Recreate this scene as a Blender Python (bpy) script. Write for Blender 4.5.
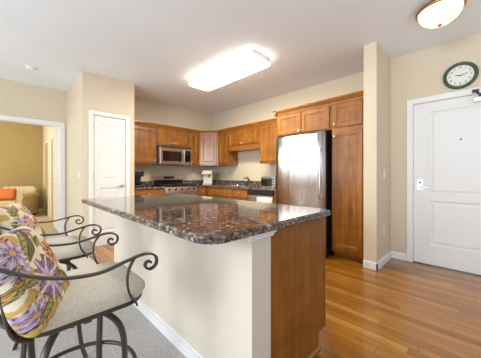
import bpy, bmesh, math, random
from mathutils import Vector, Matrix
random.seed(7)
S = bpy.context.scene
COL = S.collection
for o in list(bpy.data.objects): bpy.data.objects.remove(o)

# ------------------------------------------------------------------ camera
cam_d = bpy.data.cameras.new('camera'); cam = bpy.data.objects.new('camera', cam_d); COL.objects.link(cam)
YAW = math.radians(44.8)                      # heading, measured from +Y towards +X
cam.location = (0, 0, 1.14)
cam.rotation_euler = (math.radians(90), 0, -YAW)
cam_d.sensor_fit = 'HORIZONTAL'; cam_d.sensor_width = 36.0
cam_d.lens = 36.0 * 238.0 / 481.0
cam_d.shift_y = -(179.0 - 175.0) / 481.0
cam_d.clip_start = 0.02
S.camera = cam

# ------------------------------------------------------------------ view, world, window daylight
S.view_settings.view_transform = 'Standard'; S.view_settings.look = 'None'
S.view_settings.gamma = 1.0; S.view_settings.use_curve_mapping = False
S.view_settings.exposure = 0.18
W = bpy.data.worlds.new('world'); S.world = W; W.use_nodes = True
# bright, slightly uneven surroundings: strongest from the window side (-X) and off the ground
_nt = W.node_tree; _bg = _nt.nodes['Background']; _bg.inputs[0].default_value = (0.87, 0.945, 1.05, 1)
_tc = _nt.nodes.new('ShaderNodeTexCoord'); _dot = _nt.nodes.new('ShaderNodeVectorMath'); _dot.operation = 'DOT_PRODUCT'
_dot.inputs[1].default_value = (-0.50, 0.70, -0.95); _nt.links.new(_tc.outputs['Generated'], _dot.inputs[0])
_ad = _nt.nodes.new('ShaderNodeMath'); _ad.operation = 'ADD'; _ad.inputs[1].default_value = 1.3; _ad.use_clamp = False
_nt.links.new(_dot.outputs['Value'], _ad.inputs[0]); _nt.links.new(_ad.outputs[0], _bg.inputs[1])

def area(name, loc, direction, sx, sy, power, col=(1, 1, 1), spread=180):
    d = bpy.data.lights.new(name, 'AREA'); d.shape = 'RECTANGLE'; d.size = sx; d.size_y = sy
    d.energy = power; d.color = col; d.spread = math.radians(spread)
    o = bpy.data.objects.new(name, d); COL.objects.link(o); o.location = loc
    o.rotation_euler = Vector(direction).to_track_quat('-Z', 'Y').to_euler()
    return o
DAY = (0.88, 0.96, 1.06)
area('daylight_side', (-3.4, 0.7, 1.9), (1, .12, -.05), 1.25, 1.15, 88, DAY)
area('daylight_bedroom', (-1.55, 8.0, 1.5), (1, 0, 0), 1.5, 1.5, 52, (1.0, 0.93, 0.8))

# ------------------------------------------------------------------ materials
def mat(name, col=(.8, .8, .8), rough=.5, metal=0., coat=0., coat_rough=.1, emit=None, es=0., spec=.5):
    m = bpy.data.materials.new(name); m.use_nodes = True
    b = m.node_tree.nodes['Principled BSDF']
    b.inputs['Base Color'].default_value = (*col, 1); b.inputs['Roughness'].default_value = rough
    b.inputs['Metallic'].default_value = metal; b.inputs['Coat Weight'].default_value = coat
    b.inputs['Coat Roughness'].default_value = coat_rough
    b.inputs['Specular IOR Level'].default_value = spec
    if emit: b.inputs['Emission Color'].default_value = (*emit, 1); b.inputs['Emission Strength'].default_value = es
    return m
def srgb(r, g, b):
    f = lambda c: (c / 255 / 12.92) if c / 255 <= .04045 else ((c / 255 + .055) / 1.055) ** 2.4
    return (f(r), f(g), f(b))
class N:
    def __init__(s, m): s.m = m; s.t = m.node_tree; s.b = s.t.nodes['Principled BSDF']
    def n(s, typ, **kw):
        x = s.t.nodes.new(typ)
        for k, v in kw.items(): setattr(x, k, v)
        return x
    def l(s, a, b): s.t.links.new(a, b)
    def coord(s, scale=(1, 1, 1), rot=(0, 0, 0), kind='Object'):
        c = s.n('ShaderNodeTexCoord'); mp = s.n('ShaderNodeMapping')
        mp.inputs['Scale'].default_value = scale; mp.inputs['Rotation'].default_value = rot
        s.l(c.outputs[kind], mp.inputs['Vector']); return mp.outputs['Vector']
    def noise(s, vec, scale, detail=3, rough=.5, dist=0):
        x = s.n('ShaderNodeTexNoise'); x.inputs['Scale'].default_value = scale; x.inputs['Detail'].default_value = detail
        x.inputs['Roughness'].default_value = rough; x.inputs['Distortion'].default_value = dist
        s.l(vec, x.inputs['Vector']); return x
    def ramp(s, fac, stops, interp='LINEAR'):
        r = s.n('ShaderNodeValToRGB'); r.color_ramp.interpolation = interp
        e = r.color_ramp.elements
        while len(e) < len(stops): e.new(.5)
        for i, (p, c) in enumerate(stops): e[i].position = p; e[i].color = (*c, 1)
        s.l(fac, r.inputs['Fac']); return r.outputs['Color']
    def mix(s, a, b, fac, mode='MIX'):
        x = s.n('ShaderNodeMix', data_type='RGBA', blend_type=mode)
        for sock, v in ((x.inputs['Factor'], fac), (x.inputs['A'], a), (x.inputs['B'], b)):
            if hasattr(v, 'is_linked'): s.l(v, sock)
            else: sock.default_value = v if isinstance(v, (int, float)) else (*v, 1)
        return x.outputs['Result']
    def bump(s, h, strength=.2, dist=.01):
        b = s.n('ShaderNodeBump'); b.inputs['Strength'].default_value = strength; b.inputs['Distance'].default_value = dist
        s.l(h, b.inputs['Height']); s.l(b.outputs['Normal'], s.b.inputs['Normal'])
    def base(s, c): s.l(c, s.b.inputs['Base Color'])

def paint(name, col, rough=.75):
    m = mat(name, col, rough, spec=.25); k = N(m); v = k.coord()
    n = k.noise(v, 140, 4); k.bump(n.outputs['Fac'], .06, .003)
    big = k.noise(v, 1.1, 2); lo = tuple(c * .97 for c in col); hi = tuple(min(1, c * 1.02) for c in col)
    k.base(k.ramp(big.outputs['Fac'], [(.3, lo), (.7, hi)])); return m
def wood(name, dark, light, grain=(1, 1, 1), rough=.45, coat=.8):
    m = mat(name, light, rough, coat=coat, coat_rough=.22, spec=.3); k = N(m)
    v = k.coord(scale=grain); n = k.noise(v, 22, 5, .6, .6)
    n2 = k.noise(k.coord(), 7, 3)
    c = k.ramp(n.outputs['Fac'], [(.25, dark), (.75, light)])
    c2 = k.ramp(n2.outputs['Fac'], [(.3, (.74, .72, .70)), (.7, (1.12, 1.12, 1.12))])
    k.base(k.mix(c, c2, 1.0, 'MULTIPLY')); k.bump(n.outputs['Fac'], .05, .002); return m

M = {}
M['wall'] = paint('wall_paint_cream', srgb(221, 206, 180))
M['wall_tan'] = paint('wall_paint_tan', srgb(184, 162, 112))
M['half'] = paint('half_wall_paint', srgb(224, 212, 194))
M['ceiling'] = paint('ceiling_paint', srgb(240, 243, 245), .85)
M['trim'] = mat('white_trim_paint', srgb(240, 239, 236), .38)
M['door'] = mat('white_door_paint', srgb(236, 234, 228), .42)
M['wood'] = wood('cabinet_maple', srgb(122, 70, 14), srgb(172, 110, 30), (1, 1, .07))
M['wood_h'] = wood('cabinet_maple_rail', srgb(122, 70, 14), srgb(172, 110, 30), (.07, 1, 1))
M['wood_in'] = wood('cabinet_dark_wood', srgb(112, 62, 16), srgb(142, 84, 30), (1, 1, .07))  # darker wood tone for island body, corner strip, floor strip and chair legs
M['wood_panel'] = wood('end_panel_veneer', srgb(134, 78, 22), srgb(162, 104, 40), (1.6, 1, .05), .5, .1)
M['steel'] = mat('brushed_steel', (.62, .61, .59), .26, 1.0)
k = N(M['steel']); n = k.noise(k.coord(scale=(1, 1, 60)), 8, 3); k.bump(n.outputs['Fac'], .02, .001)
M['fridge'] = mat('fridge_steel', (.68, .69, .70), .17, 1.0)
k = N(M['fridge']); n = k.noise(k.coord(scale=(2.6, .4, .12)), 4.5, 2, .5, .5); k.bump(n.outputs['Fac'], .6, .02)
M['fridge'].node_tree.nodes['Principled BSDF'].inputs['Roughness'].default_value = .43
M['fridge'].node_tree.nodes['Principled BSDF'].inputs['Anisotropic'].default_value = .9
M['fridge'].node_tree.nodes['Principled BSDF'].inputs['Anisotropic Rotation'].default_value = .25
tg_ = k.n('ShaderNodeTangent'); tg_.direction_type = 'RADIAL'; tg_.axis = 'Z'; k.l(tg_.outputs[0], k.b.inputs['Tangent'])
M['nickel'] = mat('satin_nickel', (.66, .62, .56), .3, 1.0)
M['dark_steel'] = mat('dark_chrome', (.09, .085, .08), .3, 1.0)
M['black'] = mat('black_plastic', (.012, .012, .013), .3)
M['black_glass'] = mat('black_glass', (.006, .006, .007), .06, coat=.5)
M['grey'] = mat('grey_enamel', (.12, .12, .12), .4)
M['iron'] = mat('cast_iron', (.02, .02, .02), .55)
M['plate'] = mat('pearl_chrome_plate', (.74, .77, .84), .35, .6)
M['white_pl'] = mat('white_plastic', srgb(238, 236, 230), .35)
M['cream_pl'] = mat('cream_plastic', srgb(214, 204, 186), .4)
M['bronze'] = mat('bronze_metal', srgb(84, 76, 68), .42, .75)
M['brass'] = mat('aged_brass', srgb(168, 128, 84), .3, 1.0)
M['green'] = mat('green_enamel', srgb(40, 78, 50), .28, coat=.4)
M['ink'] = mat('black_ink', (.02, .02, .02), .5)
M['face'] = mat('clock_face_white', srgb(238, 234, 224), .5)
M['lens'] = mat('light_lens', (.9, .9, .88), .4, emit=(1.0, .93, .80), es=36)
M['dome'] = mat('dome_glass', (.5, .46, .38), .3, emit=(1.0, .80, .52), es=1.05)
k = N(M['dome']); n = k.noise(k.coord(), 7, 3, .6, 1.2)
k.l(k.ramp(n.outputs['Fac'], [(.35, (1.0, .70, .38)), (.62, (1.0, .92, .78))]), k.b.inputs['Emission Color'])
M['towel'] = mat('cream_towel', srgb(228, 222, 206), .9)
M['dark_cloth'] = mat('dark_towel_band', srgb(60, 56, 54), .9)

# granite
m = M['granite'] = mat('speckled_granite', (.1, .08, .07), .06, coat=.3, coat_rough=.03); k = N(m); v = k.coord()
vo = k.n('ShaderNodeTexVoronoi'); vo.inputs['Scale'].default_value = 62; vo.inputs['Randomness'].default_value = 1
nz = k.noise(v, 60, 3); wob = k.mix(v, nz.outputs['Color'], .015); k.l(wob, vo.inputs['Vector'])
sep = k.n('ShaderNodeSeparateColor'); k.l(vo.outputs['Color'], sep.inputs['Color'])
c1 = k.ramp(sep.outputs['Red'], [(0, srgb(38, 33, 32)), (.2, srgb(90, 70, 58)), (.44, srgb(122, 98, 82)), (.66, srgb(88, 84, 86)), (.8, srgb(170, 154, 138)), (.93, srgb(216, 204, 190))], 'CONSTANT')
vo2 = k.n('ShaderNodeTexVoronoi'); vo2.inputs['Scale'].default_value = 170; k.l(v, vo2.inputs['Vector'])
sep2 = k.n('ShaderNodeSeparateColor'); k.l(vo2.outputs['Color'], sep2.inputs['Color'])
c2 = k.ramp(sep2.outputs['Green'], [(0, srgb(26, 24, 26)), (.35, srgb(96, 76, 62)), (.7, srgb(58, 52, 54)), (.86, srgb(164, 150, 138))], 'CONSTANT')
k.base(k.mix(c1, c2, .42))
# wood floor: boards run along Y
m = M['floor'] = mat('strip_wood_floor', (.4, .2, .08), .24, coat=.35, coat_rough=.12); k = N(m)
v0 = k.coord(rot=(0, 0, math.radians(90)))
sx = k.n('ShaderNodeSeparateXYZ'); k.l(v0, sx.inputs[0])
def mth(op, a, b=None):
    x = k.n('ShaderNodeMath', operation=op)
    for i_, q in enumerate((a, b)):
        if q is None: continue
        if hasattr(q, 'is_linked'): k.l(q, x.inputs[i_])
        else: x.inputs[i_].default_value = q
    return x.outputs[0]
row = mth('FLOOR', mth('DIVIDE', sx.outputs[1], .07)); wn = k.n('ShaderNodeTexWhiteNoise', noise_dimensions='1D'); k.l(row, wn.inputs['W'])
cb = k.n('ShaderNodeCombineXYZ'); k.l(mth('ADD', sx.outputs[0], mth('MULTIPLY', wn.outputs['Value'], 1.15)), cb.inputs[0]); k.l(sx.outputs[1], cb.inputs[1]); k.l(sx.outputs[2], cb.inputs[2]); v = cb.outputs[0]
br = k.n('ShaderNodeTexBrick'); br.offset = 0; br.squash = 1
for a, b in (('Scale', 1.0), ('Brick Width', 1.15), ('Row Height', .07), ('Mortar Size', .0012), ('Bias', 0.0), ('Mortar Smooth', .1)): br.inputs[a].default_value = b
br.inputs['Color1'].default_value = (0, 0, 0, 1); br.inputs['Color2'].default_value = (1, 1, 1, 1); br.inputs['Mortar'].default_value = (.0, .0, .0, 1)
k.l(v, br.inputs['Vector'])
tone = k.ramp(br.outputs['Color'], [(0, srgb(138, 84, 20)), (.4, srgb(154, 98, 28)), (.75, srgb(166, 111, 36)), (1, srgb(186, 132, 52))])
g = k.noise(k.coord(scale=(1, .06, 1)), 48, 5, .65, .4)
gr = k.ramp(g.outputs['Fac'], [(.30, (.62, .55, .46)), (.5, (.95, .95, .93)), (.72, (1.14, 1.14, 1.12))])
c = k.mix(tone, gr, 1.0, 'MULTIPLY')
c = k.mix(c, srgb(84, 48, 20), br.outputs['Fac']); k.base(c)
# carpet
def carpet(name, a, b):
    m = mat(name, a, .95, spec=.1); k = N(m); v = k.coord(); n = k.noise(v, 230, 3, .7); n2 = k.noise(v, 55, 4, .7)
    c = k.ramp(n.outputs['Fac'], [(.3, a), (.7, b)]); c2 = k.ramp(n2.outputs['Fac'], [(.35, (.78, .78, .78)), (.65, (1.1, 1.1, 1.1))])
    k.base(k.mix(c, c2, 1, 'MULTIPLY')); k.bump(n.outputs['Fac'], .8, .01); return m
M['carpet'] = carpet('grey_carpet', srgb(184, 178, 170), srgb(236, 231, 224))
M['carpet_b'] = carpet('tan_carpet', srgb(196, 178, 146), srgb(222, 206, 176))
# fabrics
m = M['seat'] = mat('woven_beige_fabric', srgb(196, 188, 172), .92, spec=.15); k = N(m); v = k.coord()
n = k.noise(v, 300, 2, .6); n2 = k.noise(k.coord(scale=(1, .3, 1)), 220, 2)
k.base(k.mix(k.ramp(n2.outputs['Fac'], [(.3, srgb(208, 197, 178)), (.7, srgb(230, 220, 202))]), k.ramp(n.outputs['Fac'], [(.3, (.86, .86, .86)), (.7, (1.05, 1.05, 1.05))]), 1, 'MULTIPLY'))
k.bump(n.outputs['Fac'], .4, .003)
m = M['floral'] = mat('floral_fabric', (.8, .8, .8), .9, spec=.15); k = N(m)
at = k.n('ShaderNodeVertexColor'); at.layer_name = 'Col'; k.base(at.outputs['Color'])
n = k.noise(k.coord(), 400, 2); k.bump(n.outputs['Fac'], .3, .002)
m = M['stripe'] = mat('striped_upholstery', srgb(190, 170, 110), .9); k = N(m); v = k.coord()
w = k.n('ShaderNodeTexWave'); w.bands_direction = 'X'; w.inputs['Scale'].default_value = 11; w.inputs['Distortion'].default_value = 0; k.l(k.coord(rot=(0, 0, math.radians(38))), w.inputs['Vector'])
k.base(k.ramp(w.outputs['Fac'], [(.2, srgb(172, 158, 104)), (.45, srgb(214, 198, 150)), (.7, srgb(228, 216, 184)), (.9, srgb(188, 150, 104))]))
m = M['throw'] = mat('cream_woven_throw', srgb(222, 208, 172), .95); k = N(m)
w = k.n('ShaderNodeTexChecker'); w.inputs['Scale'].default_value = 26; w.inputs['Color1'].default_value = (*srgb(232, 220, 190), 1); w.inputs['Color2'].default_value = (*srgb(204, 184, 140), 1)
k.l(k.coord(rot=(.5, .6, .4)), w.inputs['Vector']); k.base(w.outputs['Color'])
M['orange'] = mat('orange_fabric', srgb(196, 104, 52), .9)

# ------------------------------------------------------------------ mesh helpers
def link(name, bm, m, parent=None, smooth=False, bev=0, seg=2):
    me = bpy.data.meshes.new(name); bmesh.ops.recalc_face_normals(bm, faces=bm.faces); bm.to_mesh(me); bm.free()
    o = bpy.data.objects.new(name, me); COL.objects.link(o)
    if m: me.materials.append(M[m] if isinstance(m, str) else m)
    if parent: o.parent = parent
    if smooth:
        for p in me.polygons: p.use_smooth = True
    if bev:
        b = o.modifiers.new('bevel', 'BEVEL'); b.width = bev; b.segments = seg; b.limit_method = 'ANGLE'; b.angle_limit = math.radians(40)
    return o
def B(): return bmesh.new()
def box(bm, x0, x1, y0, y1, z0, z1, mt=None):
    vs = [bm.verts.new(p) for p in ((x0, y0, z0), (x1, y0, z0), (x1, y1, z0), (x0, y1, z0), (x0, y0, z1), (x1, y0, z1), (x1, y1, z1), (x0, y1, z1))]
    if mt: 
        for v in vs: v.co = mt @ v.co
    for f in ((3, 2, 1, 0), (4, 5, 6, 7), (0, 1, 5, 4), (1, 2, 6, 5), (2, 3, 7, 6), (3, 0, 4, 7)): bm.faces.new([vs[i] for i in f])
    return bm
def bx(*a): return box(B(), *a)
def prism(bm, poly, z0, z1, mt=None, axis='z'):
    def P(p, h):
        q = {'z': (p[0], p[1], h), 'x': (h, p[0], p[1]), 'y': (p[0], h, p[1])}[axis]
        q = Vector(q); return mt @ q if mt else q
    a = [bm.verts.new(P(p, z0)) for p in poly]; b = [bm.verts.new(P(p, z1)) for p in poly]; n = len(poly)
    bm.faces.new(a[::-1]); bm.faces.new(b)
    for i in range(n): bm.faces.new([a[i], a[(i + 1) % n], b[(i + 1) % n], b[i]])
    return bm
def lathe(bm, prof, n=24, mt=None, sx=1, sy=1, caps=True):
    rings = []
    for r, z in prof:
        if r < 1e-6:
            q = Vector((0, 0, z)); rings.append([bm.verts.new(mt @ q if mt else q)])
        else:
            rr = []
            for i in range(n):
                t = 2 * math.pi * i / n; q = Vector((r * math.cos(t) * sx, r * math.sin(t) * sy, z)); rr.append(bm.verts.new(mt @ q if mt else q))
            rings.append(rr)
    for a, b in zip(rings, rings[1:]):
        for i in range(n):
            j = (i + 1) % n
            if len(a) == 1 and len(b) == 1: continue
            if len(a) == 1: bm.faces.new([a[0], b[i], b[j]])
            elif len(b) == 1: bm.faces.new([a[i], a[j], b[0]])
            else: bm.faces.new([a[i], a[j], b[j], b[i]])
    if caps and len(rings[0]) > 1: bm.faces.new(rings[0][::-1])
    if caps and len(rings[-1]) > 1: bm.faces.new(rings[-1])
    return bm
def cr(pts, sub=6, closed=False):
    pts = [Vector(p) for p in pts]; out = []; n = len(pts)
    for i in range(n if closed else n - 1):
        if closed: p0, p1, p2, p3 = (pts[(i + d) % n] for d in (-1, 0, 1, 2))
        else: p0, p1, p2, p3 = pts[max(i - 1, 0)], pts[i], pts[i + 1], pts[min(i + 2, n - 1)]
        for s in range(sub):
            t = s / sub
            out.append(.5 * ((2 * p1) + (p2 - p0) * t + (2 * p0 - 5 * p1 + 4 * p2 - p3) * t * t + (3 * p1 - p0 - 3 * p2 + p3) * t ** 3))
    if not closed: out.append(pts[-1])
    return out
def sweep(bm, pts, w, t, side=(0, 1, 0), closed=False, rnd=False, n=10):
    """bar of width w along `side` and thickness t, or a round rod of diameter w"""
    pts = [Vector(p) for p in pts]; rings = []; N_ = len(pts)
    for i, p in enumerate(pts):
        a = pts[(i - 1) % N_] if closed else pts[max(i - 1, 0)]; b = pts[(i + 1) % N_] if closed else pts[min(i + 1, N_ - 1)]
        tg = (b - a).normalized(); s = Vector(side); s = s - tg * s.dot(tg)
        if s.length < 1e-4: s = tg.orthogonal()
        s.normalize(); nn = tg.cross(s)
        if rnd: rings.append([bm.verts.new(p + (s * math.cos(q) + nn * math.sin(q)) * w / 2) for q in (2 * math.pi * j / n for j in range(n))])
        else: rings.append([bm.verts.new(p + s * (w / 2 * u) + nn * (t / 2 * v_)) for u, v_ in ((-.7, -1), (.7, -1), (1, -.4), (1, .4), (.7, 1), (-.7, 1), (-1, .4), (-1, -.4))])
    m_ = len(rings[0])
    pr = list(zip(rings, rings[1:])) + ([(rings[-1], rings[0])] if closed else [])
    for a, b in pr:
        for j in range(m_): bm.faces.new([a[j], a[(j + 1) % m_], b[(j + 1) % m_], b[j]])
    if not closed: bm.faces.new(rings[0][::-1]); bm.faces.new(rings[-1])
    return bm
def rrect(x0, x1, y0, y1, r, seg=6):
    rs = r if isinstance(r, (list, tuple)) else [r] * 4; out = []
    for (cx, cy, a), q in zip(((x0, y0, 180), (x1, y0, 270), (x1, y1, 0), (x0, y1, 90)), rs):
        cx += q if cx == x0 else -q; cy += q if cy == y0 else -q
        for i in range(seg + 1):
            t = math.radians(a + 90 * i / seg); out.append((cx + q * math.cos(t), cy + q * math.sin(t)))
    return out
def rings_door(bm, x0, x1, z0, z1, yf, th, steps, mt=None):
    """slab whose front (local -y) is stepped inwards by concentric rectangles (inset, y offset from the front)"""
    loops = [(0, yf + th)] + [(i, yf + d) for i, d in steps]; R = []
    for ins, y in loops:
        R.append([bm.verts.new((mt @ Vector(p)) if mt else p) for p in ((x0 + ins, y, z0 + ins), (x1 - ins, y, z0 + ins), (x1 - ins, y, z1 - ins), (x0 + ins, y, z1 - ins))])
    bm.faces.new(R[0][::-1])
    for a, b in zip(R, R[1:]):
        for j in range(4): bm.faces.new([a[j], a[(j + 1) % 4], b[(j + 1) % 4], b[j]])
    bm.faces.new(R[-1]); return bm
RAISED = [(0, .003), (.003, 0), (.05, 0), (.053, .006), (.066, .007), (.072, .011), (.076, .011)]
FLAT = [(0, .002), (.002, 0), (.02, 0), (.024, .003)]

def thing(name, label, cat, loc=(0, 0, 0), rz=0, group=None):
    o = bpy.data.objects.new(name, None); COL.objects.link(o); o.location = loc; o.rotation_euler = (0, 0, rz)
    o.empty_display_size = .1; tag(o, label, cat, group); return o
def tag(o, label, cat, group=None):
    o['label'] = label; o['category'] = cat
    if group: o['group'] = group
    return o
def struct(o, label=None):
    o['kind'] = 'structure'
    if label: o['label'] = label
    return o

# ------------------------------------------------------------------ the room
CH = 2.74
struct(link('floor', bx(.86, 4.1, -2.4, 5.15, -.1, 0), 'floor'), 'honey-coloured strip wood floor of the kitchen and entry')
struct(link('floor', bx(-2.6, .86, -2.4, 5.66, -.1, 0), 'carpet'), 'light grey carpet beside the island')
struct(link('floor', bx(-1.5, .97, 5.66, 9.85, -.1, 0), 'carpet_b'), 'tan carpet in the bedroom')
struct(link('trim_1', prism(B(), [(.845, 0), (.878, 0), (.872, .006), (.851, .006)], 2.7, 4.28, axis='y'), 'wood_in'), 'narrow wood strip between carpet and wood floor')
struct(link('ceiling', bx(-2.6, 4.1, -2.4, 9.85, CH, CH + .1), 'ceiling'), 'smooth off-white ceiling')

def wall(name, label, boxes, m='wall'):
    bm = B()
    for b in boxes: box(bm, *b)
    return struct(link(name, bm, m), label)
wall('wall_closet', 'cream wall around the narrow white closet door', [(.85, .975, 4.3, 4.4, 0, CH), (1.505, 1.63, 4.3, 4.4, 0, CH), (.975, 1.505, 4.3, 4.4, 2.11, CH), (1.53, 1.63, 4.4, 5.05, 0, CH), (.85, .95, 4.4, 5.6, 0, CH)])
wall('wall_left', 'grey-beige wall with the cased bedroom opening', [(-2.4, -.17, 5.6, 5.72, 0, CH), (.76, .97, 5.6, 5.72, 0, CH), (-.17, .76, 5.6, 5.72, 2.07, CH)])
wall('wall_range', 'cream kitchen wall behind the range', [(1.53, 4.04, 5.05, 5.15, 0, CH)])
wall('wall_sink', 'cream kitchen wall behind the sink', [(3.94, 4.04, 1.02, 5.05, 0, CH)])
wall('wall_pillar', 'cream wall end beside the tall pantry cabinet', [(3.165, 4.04, .875, 1.02, 0, CH)])
wall('wall_entry', 'cream wall around the white entry door', [(3.8, 3.9, .63, .875, 0, CH), (3.8, 3.9, -2.4, -.31, 0, CH), (3.8, 3.9, -.31, .63, 2.07, CH)])
wall('wall_bedroom', 'tan bedroom walls', [(-1.5, .97, 9.75, 9.85, 0, CH), (-1.5, -1.4, 5.72, 7.2, 0, CH), (-1.5, -1.4, 8.8, 9.75, 0, CH), (-1.5, -1.4, 7.2, 8.8, 0, .7), (-1.5, -1.4, 7.2, 8.8, 2.3, CH)], 'wall_tan')
wall('wall_bedroom_side', 'pale bedroom wall with closet doors', [(.87, .97, 5.72, 9.75, 0, CH)])
wall('wall_half', 'cream half wall under the island countertop', [(.82, .962, .75, 2.71, 0, .869)], 'half')

def baseboard(name, segs, h=.09, t=.014):
    bm = B()
    for (x0, y0, x1, y1, nx, ny) in segs:          # run along the wall, thickness towards (nx, ny)
        xa, xb = sorted((x0, x1)); ya, yb = sorted((y0, y1))
        if nx: xa, xb = (x0 - t, x0) if nx < 0 else (x0, x0 + t)
        if ny: ya, yb = (y0 - t, y0) if ny < 0 else (y0, y0 + t)
        box(bm, xa, xb, ya, yb, 0, h - .012)
        s = .45
        if nx: box(bm, *( (xb - t * s, xb) if nx < 0 else (xa, xa + t * s)), ya, yb, h - .012, h)
        else: box(bm, xa, xb, *((yb - t * s, yb) if ny < 0 else (ya, ya + t * s)), h - .012, h)
    return struct(link(name, bm, 'trim'), 'white baseboard')
baseboard('baseboard_half_wall', [(.82, .736, .82, 2.71, -1, 0), (.806, .75, .962, .75, 0, -1)])
baseboard('baseboard_pillar', [(3.165, .861, 3.165, 1.02, -1, 0), (3.151, .875, 3.786, .875, 0, -1)])
baseboard('baseboard_entry', [(3.8, .69, 3.8, .875, -1, 0)])
baseboard('baseboard_entry', [(3.8, -2.4, 3.8, -.37, -1, 0)])
baseboard('baseboard_closet', [(.836, 4.3, .93, 4.3, 0, -1), (1.55, 4.3, 1.63, 4.3, 0, -1), (.85, 4.3, .85, 5.6, -1, 0)])
baseboard('baseboard_left', [(-2.4, 5.6, -.235, 5.6, 0, -1)])
baseboard('baseboard_bedroom', [(-1.4, 9.75, .87, 9.75, 0, -1), (.87, 6.55, .87, 7.0, -1, 0), (.87, 9.3, .87, 9.75, -1, 0)])

def casing(name, axis, wallpos, nrm, a0, a1, top, w=.065, t=.016, label='white door casing'):
    """three boards round an opening in the wall plane wallpos"""
    bm = B(); lo, hi = (wallpos - t, wallpos) if nrm < 0 else (wallpos, wallpos + t)
    for s0, s1, z0, z1 in ((a0 - w, a0, 0, top + w), (a1, a1 + w, 0, top + w), (a0, a1, top, top + w)):
        if axis == 'x': box(bm, s0, s1, lo, hi, z0, z1)
        else: box(bm, lo, hi, s0, s1, z0, z1)
    return struct(link(name, bm, 'trim', bev=.004), label)
casing('trim_2', 'y', 3.8, -1, -.30, .62, 2.065, label='white casing of the entry door')
casing('trim_3', 'x', 4.3, -1, .99, 1.49, 2.095, .058, label='white casing of the narrow closet door')
casing('trim_4', 'x', 5.6, -1, -.16, .75, 2.06, .075, label='white casing of the bedroom opening')
bm = B(); box(bm, .745, .76, 5.6, 5.72, 0, 2.07); box(bm, -.17, -.155, 5.6, 5.72, 0, 2.07); box(bm, -.155, .745, 5.6, 5.72, 2.055, 2.07)
struct(link('trim_5', bm, 'trim'), 'white jamb lining of the bedroom opening')
bm = B(); box(bm, 3.8, 3.9, .62, .63, 0, 2.07); box(bm, 3.8, 3.9, -.31, -.30, 0, 2.07); box(bm, 3.8, 3.9, -.30, .62, 2.06, 2.07)
struct(link('trim_6', bm, 'trim'), 'white jamb lining of the entry door')
bm = B(); box(bm, .975, .99, 4.3, 4.4, 0, 2.11); box(bm, 1.49, 1.505, 4.3, 4.4, 0, 2.11); box(bm, .99, 1.49, 4.3, 4.4, 2.096, 2.11)
struct(link('trim_7', bm, 'trim'), 'white jamb lining of the closet door')

# ------------------------------------------------------------------ doors
def panels_mesh(x0, x1, z0, z1, th, panels):
    """door slab, front at y=0 facing -y, recessed moulded panels on the front"""
    bm = B(); xs = sorted({x0, x1} | {p[0] for p in panels} | {p[1] for p in panels}); zs = sorted({z0, z1} | {p[2] for p in panels} | {p[3] for p in panels})
    for i in range(len(xs) - 1):
        for j in range(len(zs) - 1):
            a, b, c, d = xs[i], xs[i + 1], zs[j], zs[j + 1]; cx, cz = (a + b) / 2, (c + d) / 2
            inside = any(p[0] < cx < p[1] and p[2] < cz < p[3] for p in panels)
            if not inside: bm.faces.new([bm.verts.new(q) for q in ((a, 0, c), (b, 0, c), (b, 0, d), (a, 0, d))])
    for a, b, c, d in panels:
        R = [[bm.verts.new(q) for q in ((a + i, y, c + i), (b - i, y, c + i), (b - i, y, d - i), (a + i, y, d - i))] for i, y in ((0, 0), (.012, .010), (.026, .011), (.050, .004))]
        for p, q in zip(R, R[1:]):
            for j in range(4): bm.faces.new([p[j], p[(j + 1) % 4], q[(j + 1) % 4], q[j]])
        bm.faces.new(R[-1])
    bmesh.ops.remove_doubles(bm, verts=bm.verts, dist=1e-5)
    v = [bm.verts.new(q) for q in ((x0, 0, z0), (x1, 0, z0), (x1, 0, z1), (x0, 0, z1), (x0, th, z0), (x1, th, z0), (x1, th, z1), (x0, th, z1))]
    for f in ((5, 4, 7, 6), (0, 4, 5, 1), (1, 5, 6, 2), (2, 6, 7, 3), (3, 7, 4, 0)): bm.faces.new([v[i] for i in f])
    return bm
# entry door: local x runs towards -Y of the room
d1 = struct(link('door_1', panels_mesh(0, .914, .012, 2.055, .042, [(.16, .80, .90, 1.935), (.16, .80, .255, .815)]), 'door'), 'white two-panel entry door')
d1.location = (3.812, .617, 0); d1.rotation_euler = (0, 0, -math.pi / 2)
link('threshold', bx(0, .914, -.02, .05, 0, .010), 'dark_steel', d1)
link('lock_plate', prism(B(), rrect(.035, .103, .945, 1.085, .012), -.008, 0, axis='y'), 'plate', d1, bev=.002)['label'] = 'pale shiny lock plate'
bm = lathe(B(), [(0, 0), (.014, 0), (.014, .012), (0, .012)], 16, Matrix.Translation((.07, -.008, 1.045)) @ Matrix.Rotation(math.pi / 2, 4, 'X')); link('keyhole', bm, 'dark_steel', d1)
bm = sweep(B(), [(.07, -.008, .985), (.07, -.05, .985)], .016, 0, rnd=True); sweep(bm, cr([(.07, -.05, .985), (.10, -.054, .986), (.14, -.05, .983), (.165, -.045, .981)], 4), .018, .010, side=(0, 0, 1)); link('door_handle', bm, 'nickel', d1)
bm = lathe(B(), [(0, 0), (.011, 0), (.009, .006), (0, .006)], 14, Matrix.Translation((.457, 0, 1.56)) @ Matrix.Rotation(math.pi / 2, 4, 'X')); link('peephole', bm, 'dark_steel', d1)
bm = B(); box(bm, .56, .84, -.05, -.002, 1.965, 2.02); link('door_closer', bm, 'nickel', d1, bev=.006)
bm = sweep(B(), [(.62, -.058, 2.035), (.60, -.10, 2.045), (.575, -.045, 2.09)], .02, .006, side=(0, 0, 1)); box(bm, .55, .61, -.034, -.024, 2.072, 2.11); box(bm, .605, .635, -.06, -.03, 2.015, 2.05); link('closer_arm', bm, 'dark_steel', d1)
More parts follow.
